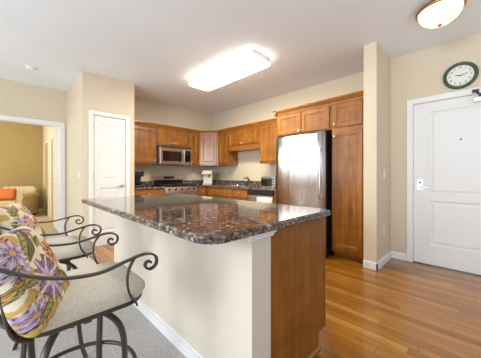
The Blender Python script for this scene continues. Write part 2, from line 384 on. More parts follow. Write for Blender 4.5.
# closet door
d2 = struct(link('door_2', panels_mesh(0, .494, .012, 2.09, .036, [(.10, .40, 1.06, 1.965), (.10, .40, .22, .93)]), 'door'), 'narrow white two-panel closet door')
d2.location = (.993, 4.316, 0)
bm = lathe(B(), [(0, 0), (.026, 0), (.024, .010), (0, .012)], 18, Matrix.Translation((.44, 0, .955)) @ Matrix.Rotation(math.pi / 2, 4, 'X')); sweep(bm, [(.44, -.01, .955), (.44, -.045, .955)], .014, 0, rnd=True); sweep(bm, cr([(.445, -.045, .955), (.40, -.05, .957), (.345, -.046, .950)], 4), .018, .01, side=(0, 0, 1)); link('door_handle', bm, 'nickel', d2)
for z in (.25, 1.08, 1.86): link('hinge', bx(-.008, .012, -.006, .0, z, z + .09), 'nickel', d2)
# bedroom door folded back against the pale bedroom side wall
d3 = struct(link('door_3', panels_mesh(0, .86, .012, 2.04, .036, [(.13, .73, 1.06, 1.92), (.13, .73, .22, .93)]), 'door'), 'white bedroom door standing open against the side wall')
d3.location = (.765, 6.60, 0); d3.rotation_euler = (0, 0, -math.pi / 2)
for z in (.25, 1.02, 1.82): link('hinge', bx(.845, .865, -.006, 0, z, z + .09), 'nickel', d3)
bm = lathe(B(), [(0, 0), (.026, 0), (.024, .010), (0, .012)], 18, Matrix.Translation((.07, 0, .96)) @ Matrix.Rotation(math.pi / 2, 4, 'X')); sweep(bm, [(.07, -.01, .96), (.07, -.045, .96), (.16, -.047, .955)], .014, 0, rnd=True); link('door_handle', bm, 'nickel', d3)
for i, (y0, y1) in enumerate(((7.05, 7.75), (8.35, 9.15))):
    casing('trim_%d' % (8 + i), 'y', .87, -1, y0, y1, 2.05, .06, label='white casing of a bedroom closet')
    d = struct(link('door_%d' % (4 + i), panels_mesh(0, y1 - y0 - .01, .012, 2.045, .005, [(.1, y1 - y0 - .11, .2, .95), (.1, y1 - y0 - .11, 1.06, 1.93)]), 'wall_tan'), 'tan closet door on the bedroom side wall')
    d.location = (.863, y1 - .005, 0); d.rotation_euler = (0, 0, -math.pi / 2)

# ------------------------------------------------------------------ switches and outlets (local: plate faces -y)
def plate(name, label, loc, rz, kind, group=None):
    t = thing(name, label, 'switch' if kind == 's' else 'outlet', loc, rz, group)
    link('cover_plate', prism(B(), rrect(-.036, .036, -.058, .058, .006), -.006, -.0005, axis='y'), 'white_pl', t, bev=.002)
    if kind == 's': link('rocker', bx(-.016, .016, -.011, -.006, -.032, .032), 'white_pl', t, bev=.002)
    else:
        for z in (-.021, .021):
            s = link('socket', prism(B(), rrect(-.016, .016, z - .014, z + .014, .007), -.008, -.006, axis='y'), 'cream_pl', t)
            bm = B()
            for x in (-.006, .006): box(bm, x - .0012, x + .0012, -.0088, -.008, z - .005, z + .006)
            link('slot', bm, 'black', s)
    return t
plate('light_switch', 'white light switch on the pale side of the closet wall', (.85, 4.50, 1.155), -math.pi / 2, 's')
plate('light_switch', 'white light switch on the wall end beside the pantry, above the outlet', (3.48, .875, 1.155), 0, 's')
plate('wall_outlet', 'white outlet low on the wall end beside the pantry', (3.48, .875, .43), 0, 'o')
plate('wall_outlet', 'white outlet on the wall right of the range', (3.37, 5.05, 1.14), 0, 'o')
plate('wall_outlet', 'white outlet on the wall left of the sink faucet', (3.94, 4.42, 1.165), -math.pi / 2, 'o')

# ------------------------------------------------------------------ cabinets (local: front faces -y, x to the right, y=0 is the box front)
def knob(parent, x, z, y=-.021):
    mt = Matrix.Translation((x, y, z)) @ Matrix.Rotation(math.pi / 2, 4, 'X')
    return link('knob', lathe(B(), [(.006, 0), (.005, .012), (.013, .016), (.016, .022), (.012, .028), (0, .030)], 14, mt), 'nickel', parent, smooth=True)
def crown(parent, x0, x1, z, y0=0, left=False, right=False, depth=.3):
    pr_ = [(0, -.02), (-.010, -.02), (-.014, .005), (-.040, .048), (-.046, .05), (-.046, .07), (.012, .07), (.012, .001), (0, .001)]
    bm = prism(B(), [(y0 + a, z + b) for a, b in pr_], x0 - (.046 if left else 0), x1 + (.046 if right else 0), axis='x')
    if left: prism(bm, [(x0 + a, z + b) for a, b in pr_], y0 - .046, y0 + depth, axis='y')
    if right: prism(bm, [(x1 - a, z + b) for a, b in pr_], y0 - .046, y0 + depth, axis='y')
    return link('crown_molding', bm, 'wood_h', parent)
def cab_door(parent, x0, x1, z0, z1, kn=None, name='door', steps=RAISED, m='wood'):
    d = link(name, rings_door(B(), x0, x1, z0, z1, -.021, .020, steps), m, parent)
    if kn: knob(d, *kn)
    return d
def cabinet(name, label, loc, rz, w, dep, z0, z1, doors=(), drawers=(), cr_=True, left=False, right=False, toe=0, group=None):
    t = thing(name, label, 'cabinet', (loc[0], loc[1], z0), rz, group)
    h = z1 - z0; bm = bx(.001, w - .001, 0, dep, toe, h)
    if toe: box(bm, .001, w - .001, .07, dep, 0, toe)
    link('body', bm, 'wood', t)
    for d in doors: cab_door(t, d[0], d[1], d[2] - z0, d[3] - z0, (d[4], d[5] - z0) if len(d) > 4 else None)
    for d in drawers: cab_door(t, d[0], d[1], d[2] - z0, d[3] - z0, ((d[0] + d[1]) / 2, (d[2] + d[3]) / 2 - z0), 'drawer', FLAT, 'wood_h')
    if cr_: crown(t, 0, w, h, left=left, right=right, depth=dep)
    return t
RW = 4.74; SX = 3.62; Z0, Z1 = 1.37, 2.13
cabinet('upper_cabinet', 'honey-brown single-door wall cabinet left of the microwave', (1.64, RW), 0, .605, .30, Z0, Z1, [(.06, .575, Z0 + .03, Z1 - .035, .545, Z0 + .07)])
cabinet('upper_cabinet', 'short two-door wall cabinet directly above the microwave', (2.25, RW), 0, .78, .30, 1.77, Z1, [(.03, .385, 1.795, Z1 - .035, .36, 1.83), (.395, .75, 1.795, Z1 - .035, .42, 1.83)])
cabinet('upper_cabinet', 'narrow wall cabinet between the microwave and the corner cabinet', (3.035, RW), 0, .28, .30, Z0, Z1, [(.025, .255, Z0 + .03, Z1 - .035, .045, Z0 + .07)])
# diagonal corner
pa, pb = Vector((3.320, 4.735)), Vector((3.615, 4.40)); ang = math.atan2(pb.y - pa.y, pb.x - pa.x); wd = (pb - pa).length
t = thing('corner_cabinet', 'diagonal corner wall cabinet whose door shines pale in the window light', 'cabinet', (pa.x, pa.y, Z0), ang)
inv = Matrix.Rotation(-ang, 4, 'Z') @ Matrix.Translation((-pa.x, -pa.y, 0))
link('body', prism(B(), [(pa.x, pa.y), (pb.x, pb.y), (3.935, 4.40), (3.935, 5.045), (3.320, 5.045)], 0, Z1 - Z0, inv), 'wood', t)
cab_door(t, .03, wd - .03, .03, Z1 - Z0 - .035, (wd - .055, .07)); crown(t, 0, wd, Z1 - Z0)
R90 = -math.pi / 2
cabinet('upper_cabinet', 'narrow wall cabinet right of the diagonal corner cabinet', (SX, 4.397), R90, .352, .315, Z0, Z1, [(.03, .325, Z0 + .03, Z1 - .035, .295, Z0 + .07)])
cabinet('upper_cabinet', 'short two-door wall cabinet above the sink', (SX, 4.042), R90, .935, .315, 1.68, Z1, [(.03, .462, 1.79, Z1 - .035, .435, 1.82), (.473, .905, 1.79, Z1 - .035, .50, 1.82)])
cabinet('upper_cabinet', 'wall cabinet between the sink cabinet and the refrigerator', (SX, 3.104), R90, .665, .315, Z0, Z1, [(.03, .635, Z0 + .03, Z1 - .035, .06, Z0 + .07)])
FX = 3.225
t = cabinet('upper_cabinet', 'deep two-door cabinet above the refrigerator', (FX, 2.385), R90, .933, .70, 1.77, Z1, [(.03, .461, 1.79, Z1 - .03, .435, 1.82), (.472, .903, 1.79, Z1 - .03, .50, 1.82)], left=True)
link('side_panel', bx(.001, .019, .02, .70, -1.769, -.001), 'wood', t)
cabinet('pantry_cabinet', 'tall narrow wooden pantry cabinet between the refrigerator and the wall end', (FX, 1.450), R90, .425, .70, 0, Z1, [(.025, .40, 1.79, Z1 - .03, .05, 1.83), (.025, .40, .14, 1.73, .05, 1.66)], toe=.09)
# base cabinets
BZ = .869
cabinet('base_cabinet', 'base cabinet left of the range', (1.64, 4.44), 0, .618, .60, 0, BZ, [(.02, .598, .12, .68, .55, .62)], [(.02, .598, .70, .855)], False, toe=.09)
cabinet('base_cabinet', 'narrow base cabinet right of the range', (3.032, 4.44), 0, .275, .60, 0, BZ, [(.02, .255, .12, .68, .06, .62)], [(.02, .255, .70, .855)], False, toe=.09)
cabinet('base_cabinet', 'sink base cabinet under the faucet', (3.31, 4.415), R90, 1.295, .62, 0, BZ, [(.02, .44, .12, .68, .41, .62), (.45, .865, .12, .68, .48, .62), (.875, 1.28, .12, .68, .90, .62)], [(.02, .44, .70, .855), (.45, .865, .70, .855), (.875, 1.28, .70, .855)], False, toe=.09)

# countertops
def slab(bm, poly, z0, z1): return prism(bm, poly, z0, z1)
t = thing('countertop', 'speckled granite counter section left of the range with a coffee maker on it', 'countertop', (1.64, 5.04, .872))
link('slab', bx(0, .618, -.64, 0, 0, .038), 'granite', t, bev=.006); link('backsplash', bx(0, .618, -.022, 0, .0385, .138), 'granite', t, bev=.002)
t = thing('countertop', 'speckled granite counter running round the corner past the sink', 'countertop', (3.032, 5.04, .872))
bm = B(); box(bm, 0, .90, -.64, 0, 0, .038)
ya, yb = -1.13, -1.75      # sink cutout
box(bm, .24, .90, ya, -.64, 0, .038); box(bm, .24, .34, yb, ya, 0, .038); box(bm, .74, .90, yb, ya, 0, .038); box(bm, .24, .90, -2.645, yb, 0, .038)
link('slab', bm, 'granite', t)
bm = B(); box(bm, 0, .90, -.022, 0, .0385, .138); box(bm, .878, .90, -2.645, -.022, .0385, .138); link('backsplash', bm, 'granite', t)
# sink + faucet
t = thing('kitchen_sink', 'stainless steel sink set in the granite under the faucet', 'sink', (3.572, 3.60, .912))
bm = B(); x0, x1, y0, y1 = -.20, .20, -.31, .31
R = [[bm.verts.new((x, y, z)) for x, y in rrect(x0 - i, x1 + i, y0 - i, y1 + i, .04)] for i, z in ((.012, -.001), (.012, .003), (0, .003), (-.004, -.01), (-.012, -.16), (-.03, -.17))]
for a, b in zip(R, R[1:]):
    for j in range(len(a)): bm.faces.new([a[j], a[(j + 1) % len(a)], b[(j + 1) % len(a)], b[j]])
bm.faces.new(R[-1]); link('basin', bm, 'steel', t)
t = thing('faucet', 'dark chrome single-lever faucet leaning over the sink', 'faucet', (3.84, 3.58, .9105))
bm = lathe(B(), [(.028, 0), (.028, .01), (.02, .02), (.018, .07), (.016, .09), (0, .095)], 16); sweep(bm, cr([(0, 0, .06), (-.05, 0, .13), (-.14, 0, .17), (-.19, 0, .15)], 5), .024, 0, rnd=True); link('spout', bm, 'dark_steel', t, smooth=True)
bm = sweep(B(), [(0, 0, .09), (.005, .02, .14), (-.03, .05, .20)], .018, 0, rnd=True); link('lever', bm, 'dark_steel', t, smooth=True)

# ------------------------------------------------------------------ microwave
t = thing('microwave', 'stainless over-the-range microwave with a dark glass door', 'microwave', (2.262, 5.03, 1.362))
w, dp, h = .756, .39, .402
link('housing', bx(0, w, -dp, 0, 0, h), 'grey', t)
bm = B(); rings_door(bm, 0, w * .74, .0, h - .055, -dp - .03, .029, [(0, .004), (.004, 0), (.055, 0), (.058, .006)]); dd = link('door', bm, 'steel', t)
link('window_glass', bx(.055, w * .74 - .055, -dp - .028, -dp - .022, .07, h - .12), 'black_glass', dd)
hb = sweep(B(), cr([(w * .74 - .02, -dp - .03, .03), (w * .74 - .02, -dp - .07, .06), (w * .74 - .02, -dp - .075, .17), (w * .74 - .02, -dp - .07, h - .11), (w * .74 - .02, -dp - .03, h - .08)], 5), .022, .012, side=(1, 0, 0)); link('door_handle', hb, 'nickel', dd, smooth=True)
cp = link('control_panel', bx(w * .74 + .003, w, -dp - .03, -dp - .001, 0, h - .055), 'steel', t)
link('keypad', bx(w * .74 + .02, w - .03, -dp - .033, -dp - .03, .07, h - .09), 'black_glass', cp)
bm = B(); box(bm, 0, w, -dp - .03, -dp - .001, h - .053, h)
vg = link('vent_panel', bm, 'steel', t); bm = B()
for i in range(3): box(bm, .01, w - .01, -dp - .033, -dp - .030, h - .048 + i * .0145, h - .037 + i * .0145)
link('vent_slot', bm, 'black', vg)

# ------------------------------------------------------------------ range
t = thing('gas_range', 'stainless gas range with a curved backguard and black grates', 'stove', (2.264, 5.03, 0))
w = .762
link('oven_body', bx(0, w, -.60, 0, .03, .895), 'steel', t); link('kick_panel', bx(.01, w - .01, -.56, -.02, 0, .029), 'black', t)
dd = link('oven_door', rings_door(B(), .01, w - .01, .20, .74, -.64, .038, [(0, .004), (.004, 0), (.10, 0), (.104, .004)]), 'steel', t)
link('window_glass', bx(.13, w - .13, -.642, -.636, .33, .62), 'black_glass', dd)
bm = sweep(B(), [(.06, -.64, .70), (.06, -.68, .70), (w - .06, -.68, .70), (w - .06, -.64, .70)], .022, 0, rnd=True); link('door_handle', bm, 'nickel', dd)
fp = link('front_panel', prism(B(), [(-.60, .75), (-.64, .75), (-.64, .80), (-.605, .895), (-.60, .895)], 0, w, axis='x'), 'steel', t)
for i in range(5):
    mt = Matrix.Translation((.09 + i * (w - .18) / 4, -.624, .842)) @ Matrix.Rotation(math.radians(70), 4, 'X')
    link('knob', lathe(B(), [(.024, 0), (.022, .02), (.018, .03), (0, .031)], 16, mt), 'black', fp, smooth=True)
link('drawer', bx(.01, w - .01, -.63, -.602, .04, .185), 'steel', t, bev=.004)
ct = link('cooktop', bx(0, w, -.60, -.075, .8955, .912), 'black_glass', t)
for i, (gx, gy) in enumerate(((.17, -.45), (.17, -.20), (.59, -.45), (.59, -.20))):
    link('burner', lathe(B(), [(.05, .912), (.05, .92), (.035, .926), (0, .926)], 18, Matrix.Translation((gx, gy, 0))), 'iron', ct)
for gx in (.03, .40):
    bm = B(); gw = .33
    for x in (gx, gx + gw / 2 - .006, gx + gw - .012): box(bm, x, x + .012, -.58, -.10, .93, .942)
    for y in (-.58, -.46, -.34, -.22, -.112): box(bm, gx, gx + gw, y, y + .012, .931, .943)
    for x in (gx, gx + gw - .012):
        for y in (-.58, -.112): box(bm, x, x + .012, y, y + .012, .912, .931)
    link('grate', bm, 'iron', ct)
arch = [(0, .913), (w, .913), (w, 1.06)] + [(w - w * i / 12, 1.10 + .035 * math.sin(math.pi * i / 12)) for i in range(13)] + [(0, 1.06)]
bg = link('backguard', prism(B(), arch, -.072, -.002, axis='y'), 'steel', t)
link('lower_panel', bx(.02, w - .02, -.076, -.0725, .915, 1.03), 'black_glass', bg); link('display', bx(.25, .51, -.075, -.0725, 1.055, 1.11), 'black_glass', bg)

# ------------------------------------------------------------------ dishwasher, towel
t = thing('dishwasher', 'stainless dishwasher beside the refrigerator with a towel over it', 'dishwasher', (3.31, 3.112, 0), R90)
link('body', bx(0, .60, 0, .58, .0, .868), 'grey', t); link('door', bx(.004, .596, -.024, -.001, .10, .768), 'steel', t, bev=.004)
link('control_panel', bx(.004, .596, -.026, -.001, .772, .866), 'black', t, bev=.003)
bm = sweep(B(), [(.04, -.024, .735), (.04, -.06, .735), (.56, -.06, .735), (.56, -.024, .735)], .018, 0, rnd=True); link('door_handle', bm, 'nickel', t)
t = thing('kitchen_towel', 'cream dish towel draped over the dishwasher handle', 'towel', (3.243, 2.70, .738), R90)
bm = B(); G = []
for i in range(19):
    u = i / 18; x = -.13 + .34 * u; row = []
    for j in range(15):
        s = j / 14; wv = .006 * math.sin(u * 19) * (abs(s - .35) * 2)
        if s < .35: q = (x, .022 - .006, -.26 * (1 - s / .35) * .9)
        elif s < .42: a = (s - .35) / .07 * math.pi; q = (x, .001 + .015 * math.cos(a), .016 * math.sin(a) + .001)
        else: q = (x, -.016 - wv - .004 * (s - .42), -.42 * (s - .42) / .58)
        row.append(bm.verts.new(q))
    G.append(row)
for a, b in zip(G, G[1:]):
    for j in range(14): bm.faces.new([a[j], a[j + 1], b[j + 1], b[j]])
o = link('cloth', bm, 'towel', t, smooth=True); sd = o.modifiers.new('s', 'SOLIDIFY'); sd.thickness = .005
link('filler', bm := bx(.0, .11, .0, .5, 0, .86), 'wood').location = (0, 0, 0)
o = bpy.data.objects['filler']; o.name = 'filler_panel'; o.location = (3.31, 2.508, 0); o.rotation_euler = (0, 0, R90); tag(o, 'narrow wood filler strip between dishwasher and refrigerator', 'panel')

# ------------------------------------------------------------------ refrigerator
t = thing('refrigerator', 'tall stainless refrigerator with black sides and vertical handles', 'refrigerator', (3.10, 2.312, 0), R90)
w = .825
link('case', bx(.005, w, .05, .80, .02, 1.725), 'black', t, bev=.006); link('grille', bx(.01, w - .01, .03, .70, 0, .02), 'black', t)
def frdoor(x0, x1, z0, z1, name='door'):
    n = 14; front = [(x0 + (x1 - x0) * i / n, -.028 * math.sin(math.pi * min(max(i / n, 0), 1)) ** .6 if 0 < i < n else 0) for i in range(n + 1)]
    bm = prism(B(), front + [(x1, .048), (x0, .048)], z0, z1); o = link(name, bm, 'fridge', t)
    for p in o.data.polygons:
        if abs(p.normal.z) < .5: p.use_smooth = True
    return o
a = frdoor(0, w, .66, 1.728); b = frdoor(0, w, .05, .65, 'freezer_drawer')
bm = sweep(B(), cr([(w - .05, -.012, .80), (w - .05, -.062, .84), (w - .05, -.068, 1.15), (w - .05, -.062, 1.46), (w - .05, -.012, 1.50)], 6), .026, .016, side=(1, 0, 0)); link('door_handle', bm, 'nickel', a, smooth=True)
bm = sweep(B(), [(.10, -.02, .60), (.10, -.07, .60), (w - .10, -.07, .60), (w - .10, -.02, .60)], .024, 0, rnd=True); link('drawer_handle', bm, 'nickel', b, smooth=True)
link('hinge_cover', bx(w - .10, w - .01, .02, .12, 1.7285, 1.745), 'black', t, bev=.005)

# ------------------------------------------------------------------ counter things
t = thing('coffee_maker', 'black coffee maker on the counter left of the range', 'coffee maker', (1.86, 4.80, .9105))
link('base', bx(-.10, .10, -.15, .12, 0, .03), 'black', t, bev=.006); link('tower', bx(-.10, .10, .02, .12, .03, .30), 'black', t, bev=.006)
link('brew_head', prism(B(), rrect(-.10, .10, -.14, .02, .03), .20, .31), 'black', t, bev=.008)
bm = lathe(B(), [(.05, .032), (.062, .05), (.064, .10), (.052, .15), (.05, .165), (0, .165)], 20, Matrix.Translation((0, -.065, 0))); ca = link('carafe', bm, 'black_glass', t, smooth=True)
link('handle', sweep(B(), cr([(.0, -.125, .15), (.0, -.165, .14), (.0, -.165, .08), (.0, -.125, .06)], 4), .016, .01, side=(1, 0, 0)), 'black', ca)
t = thing('countertop_appliance', 'tall off-white appliance standing in the kitchen corner beside the backsplash', 'appliance', (3.46, 4.60, .9105), math.radians(-47)); t.scale = (1.25, 1.1, 1.12)
link('body', bx(-.085, .085, -.08, .10, 0, .03), 'cream_pl', t, bev=.006)
link('housing', bx(-.085, .085, .0, .10, .03, .30), 'cream_pl', t, bev=.006); link('head', bx(-.085, .085, -.08, .0, .22, .30), 'cream_pl', t, bev=.006)
link('spout', lathe(B(), [(.012, .17), (.012, .22), (0, .22)], 12, Matrix.Translation((.03, -.04, 0))), 'grey', t)
link('dial', lathe(B(), [(0, 0), (.04, 0), (.036, .025), (0, .03)], 20, Matrix.Translation((-.11, .02, .23)) @ Matrix.Rotation(math.pi / 2, 4, 'X')), 'nickel', t, smooth=True)
link('stand_arm', bx(-.12, -.0855, .02, .05, .215, .245), 'cream_pl', t)
t = thing('toaster_oven', 'small black and steel toaster oven on the counter beside the refrigerator', 'toaster', (3.62, 2.80, .9105), R90)
link('housing', prism(B(), rrect(-.17, .17, 0, .20, .02), -.12, .12, axis='y'), 'steel', t, bev=.004)
dd = link('door', bx(-.15, .09, -.13, -.121, .02, .17), 'black_glass', t, bev=.003); link('handle', sweep(B(), [(-.12, -.13, .155), (-.12, -.15, .155), (.06, -.15, .155), (.06, -.13, .155)], .01, 0, rnd=True), 'nickel', dd)
for z in (.05, .10, .15): link('knob', lathe(B(), [(.014, 0), (.012, .014), (0, .015)], 12, Matrix.Translation((.13, -.121, z)) @ Matrix.Rotation(math.pi / 2, 4, 'X')), 'black', t)

# ------------------------------------------------------------------ island
t = thing('island_cabinet', 'island base with a plain brown wood end panel', 'cabinet', (.966, .75, 0))
bm = B(); box(bm, .0, .575, .02, 1.88, .10, .869); box(bm, .0, .50, .02, 1.88, 0, .10); link('body', bm, 'wood_in', t)
bm = prism(B(), [(0, 0), (.505, 0), (.505, .105), (.585, .105), (.585, .869), (0, .869)], 0, .019, axis='y'); link('end_panel', bm, 'wood_panel', t)
link('corner_strip', bx(.5855, .60, -.002, .02, .105, .869), 'wood_in', t)
link('shoe_molding', prism(B(), [(-.0005, 0), (-.018, 0), (-.016, .012), (-.006, .022), (-.0005, .022)], 0, .505, axis='x'), 'wood', t)
for i in range(3):
    y0, y1 = .04 + i * .61, .64 + i * .61
    mt = Matrix.Rotation(math.pi / 2, 4, 'Z')
    mm = Matrix.Translation((.5755, 0, 0)) @ mt
    d = link('door', rings_door(B(), y0, y1, .12, .68, -.0215, .020, RAISED, mm), 'wood', t); d2_ = link('drawer', rings_door(B(), y0, y1, .70, .855, -.0215, .020, FLAT, mm), 'wood_h', t)
    for par, z in ((d, .63), (d2_, .778)): link('knob', lathe(B(), [(.006, 0), (.013, .016), (.016, .022), (0, .030)], 12, Matrix.Translation((.597, (y0 + y1) / 2, z)) @ Matrix.Rotation(math.pi / 2, 4, 'Y')), 'nickel', par, smooth=True)
struct(link('trim_10', prism(B(), [(0, 0), (-.012, 0), (-.016, .014), (-.03, .022), (-.03, .034), (0, .034)], .79, .972, Matrix.Translation((0, .75, .835)), axis='x'), 'trim'), 'small white molding under the countertop at the end of the half wall')
ctp = link('island_countertop', None or (lambda bm: bm)(B()), 'granite')
bm = B(); PX = (.526, 1.56, .70, 2.72)
prof = [(.006, 0), (0, .006), (0, .014), (.004, .019), (0, .024), (0, .030), (.008, .038)]
R = [[bm.verts.new((x, y, .8705 + z)) for x, y in rrect(PX[0] + i, PX[1] - i, PX[2] + i, PX[3] - i, [.115 - i, .03 - i * .5, .03 - i * .5, .03 - i * .5], 10)] for i, z in prof]
for a, b in zip(R, R[1:]):
    for j in range(len(a)): bm.faces.new([a[j], a[(j + 1) % len(a)], b[(j + 1) % len(a)], b[j]])
bm.faces.new(R[0][::-1]); bm.faces.new(R[-1]); bmesh.ops.recalc_face_normals(bm, faces=bm.faces); bm.to_mesh(ctp.data); bm.free()
tag(ctp, 'large polished brown speckled granite top on the island with a rounded near corner', 'countertop')

# ------------------------------------------------------------------ bar stools (local: front is +x)
def make_stool(label):
    t = thing('bar_stool', label, 'bar stool', group='scroll-arm bar stools along the island')
    # seat ring
    base = rrect(-.185, .215, -.195, .195, [.10, .09, .09, .10], 6)
    rim = [Vector((x, y, .640)) for x, y in base]
    link('seat_frame', sweep(B(), rim, .026, .008, side=(0, 0, 1), closed=True), 'bronze', t, smooth=True)
    bm = B(); R = []
    for i, z in ((.012, .632), (-.004, .645), (-.014, .662), (-.012, .678), (.004, .692), (.03, .700), (.08, .706), (.14, .708)):
        R.append([bm.verts.new((x, y, z)) for x, y in rrect(-.185 + i, .215 - i, -.195 + i, .195 - i, max(.09 - i * .6, .02), 6)])
    for a, b in zip(R, R[1:]):
        for j in range(len(a)): bm.faces.new([a[j], a[(j + 1) % len(a)], b[(j + 1) % len(a)], b[j]])
    bm.faces.new(R[0][::-1]); bm.faces.new(R[-1]); link('seat_cushion', bm, 'seat', t, smooth=True)
    link('swivel_plate', lathe(B(), [(.09, .585), (.09, .60), (.06, .605), (.06, .631), (0, .631)], 24), 'bronze', t)
    link('seat_brace', box(bx(-.18, .205, -.012, .012, .618, .627), -.012, .012, -.19, .19, .6175, .6265), 'bronze', t)
    for s in (-1, 1):
        Y = s * .235
        pts = cr([(-.245, s * .205, .885), (-.215, s * .22, .872), (-.155, Y, .842), (-.07, s * .245, .814), (.025, s * .245, .804), (.105, Y, .817), (.165, Y, .829), (.205, Y, .826), (.229, Y, .806), (.228, Y, .778), (.205, Y, .765), (.186, Y, .776), (.186, Y, .793), (.199, Y, .798), (.207, Y, .790)], 5)
        bm = sweep(B(), pts, .022, .008, side=(0, 1, 0))
        sweep(bm, cr([(.145, Y, .826), (.122, s * .24, .79), (.115, s * .24, .745), (.128, s * .225, .69), (.158, s * .205, .640), (.165, s * .2, .625)], 5), .022, .008, side=(.2, 1, 0))
        link('armrest', bm, 'bronze', t, smooth=True)
    bm = B(); sweep(bm, cr([(-.15, -.20, .635), (-.195, -.205, .68), (-.225, -.205, .85), (-.265, -.19, .99), (-.29, -.12, 1.055), (-.30, 0, 1.075), (-.29, .12, 1.055), (-.265, .19, .99), (-.225, .205, .85), (-.195, .205, .68), (-.15, .20, .635)], 6), .024, .010, side=(.3, .95, 0))
    link('back_frame', bm, 'bronze', t, smooth=True)
    bm = B()
    for y in (-.07, .07): sweep(bm, cr([(-.215, y * .5, .645), (-.235, y * 1.6, .80), (-.262, y * .5, .93), (-.295, y, 1.062)], 6), .014, .007, side=(0, 1, 0))
    link('back_scroll', bm, 'bronze', t, smooth=True)
    for k_ in range(4):
        a = math.radians(45 + 90 * k_ - (8 if k_ % 2 else -8)); c, s_ = math.cos(a), math.sin(a)
        pts = cr([(.05 * c, .05 * s_, .592), (.13 * c, .13 * s_, .585), (.195 * c, .195 * s_, .54), (.215 * c, .215 * s_, .44), (.205 * c, .205 * s_, .28), (.225 * c, .225 * s_, .10), (.26 * c, .26 * s_, .004)], 6)
        link('leg', sweep(B(), pts, .026, .014, side=(-s_, c, 0)), 'bronze', t, smooth=True)
    link('footrest', sweep(B(), [(.222 * math.cos(q), .222 * math.sin(q), .30) for q in (2 * math.pi * i / 40 for i in range(40))], .018, 0, side=(0, 0, 1), closed=True, rnd=True), 'bronze', t, smooth=True)
    return t
def dup(root, loc, rz, label):
    r = root.copy(); COL.objects.link(r); r.location = loc; r.rotation_euler = (0, 0, rz); r['label'] = label
    for ch in list(root.children): c = ch.copy(); COL.objects.link(c); c.parent = r
    return r
st = make_stool('nearest bronze scroll-arm bar stool with a woven beige seat'); st.location = (.21, 1.165, 0); st.rotation_euler = (0, 0, 0)
dup(st, (.205, 1.935, 0), 0, 'farther bronze scroll-arm bar stool, behind the nearest one along the island')

# pillows
PAL = dict(cream=srgb(232, 216, 188), purple=srgb(150, 122, 162), lilac=srgb(196, 172, 198), green=srgb(164, 158, 96), olive=srgb(116, 112, 68), orange=srgb(204, 130, 76), rust=srgb(158, 84, 60), pink=srgb(216, 168, 150), gold=srgb(206, 166, 92), line=srgb(92, 66, 62))
def floral(u, v, motifs):
    c = PAL['cream']
    if math.sin(u * 21 + 2 * math.sin(v * 9)) + math.sin(v * 17 + 1.5 * math.cos(u * 11)) > 1.05: c = PAL['gold']
    for kind, cu, cv, r, rot, ca, cb in motifs:
        dx, dy = u - cu, v - cv; q = math.hypot(dx, dy)
        if q > r * 1.15: continue
        a = math.atan2(dy, dx) - rot
        if kind == 'f':
            e = r * (.72 + .28 * abs(math.cos(a * 4)))
            if q < e:
                c = ca if q > e * .55 else cb
                if abs(math.sin(a * 4)) > .985 or q > e * .93: c = PAL['line']
                if q < r * .2: c = PAL['gold']
                elif abs(math.cos(a * 4)) > .97 and q > r * .3: c = PAL['cream'] if ca != PAL['green'] else PAL['olive']
        else:
            x = q * math.cos(a); y = q * math.sin(a); hw = .38 * r * (1 - (x / r) ** 2) if abs(x) < r else 0
            if abs(y) < hw:
                c = ca if y > 0 else cb
                if abs(y) < .025 * r or abs(y) > hw * .86 or abs(math.sin(x / r * 9 + abs(y) / r * 8)) > .975: c = PAL['line']
    return c
def pillow(label, loc, rot, size, motifs, name='throw_pillow'):
    n = 110; bm = B(); lay = bm.verts.layers.float_color.new('Col'); sides = []
    for sgn in (1, -1):
        G = []
        for i in range(n + 1):
            row = []
            for j in range(n + 1):
                a, b = -1 + 2 * i / n, -1 + 2 * j / n
                pin = 1 - .055 * (1 - abs(b) ** 2) * abs(a) ** 3; pin2 = 1 - .055 * (1 - abs(a) ** 2) * abs(b) ** 3
                th = max(0, (1 - a ** 4) * (1 - b ** 4)) ** .42 * .058
                wr = .003 * math.sin(a * 9 + b * 5) * (1 - a * a) * (1 - b * b)
                rc = 1 - .085 * (abs(a) * abs(b)) ** 4
                v = bm.verts.new((a * size / 2 * pin * rc, b * size / 2 * pin2 * rc, sgn * (th + wr))); v[lay] = (*floral((a + 1) / 2, (b + 1) / 2, motifs), 1); row.append(v)
            G.append(row)
        for i in range(n):
            for j in range(n): bm.faces.new([G[i][j], G[i + 1][j], G[i + 1][j + 1], G[i][j + 1]])
    bmesh.ops.remove_doubles(bm, verts=bm.verts, dist=1e-5)
    o = link(name, bm, 'floral', None, smooth=True); o.location = loc; o.rotation_euler = rot
    tag(o, label, 'pillow', 'floral pillows on the bar stools'); return o
Pq = PAL
def motifs(seed, flowers):
    rg = random.Random(seed); ms = []
    ca = [(Pq['green'], Pq['olive']), (Pq['rust'], Pq['orange']), (Pq['green'], Pq['gold']), (Pq['pink'], Pq['rust']), (Pq['lilac'], Pq['purple']), (Pq['olive'], Pq['green'])]
    for _ in range(20):
        a_, b_ = rg.choice(ca); ms.append((rg.choice('llf'), rg.random(), rg.random(), rg.uniform(.08, .17), rg.uniform(0, 6.3), a_, b_))
    return ms + flowers
mot = motifs(3, [('l', .78, .2, .24, 2.3, Pq['green'], Pq['olive']), ('l', .2, .16, .22, .3, Pq['green'], Pq['gold']), ('f', .40, .38, .25, .2, Pq['purple'], Pq['lilac']), ('f', .76, .58, .17, .5, Pq['orange'], Pq['rust']), ('l', .42, .80, .25, .8, Pq['green'], Pq['olive']), ('f', .14, .78, .16, .1, Pq['lilac'], Pq['purple'])])
mot2 = motifs(11, [('f', .5, .5, .18, 0, Pq['purple'], Pq['pink']), ('f', .25, .3, .14, 0, Pq['lilac'], Pq['purple']), ('f', .8, .75, .15, 0, Pq['purple'], Pq['lilac']), ('l', .75, .25, .2, 1, Pq['green'], Pq['olive'])])
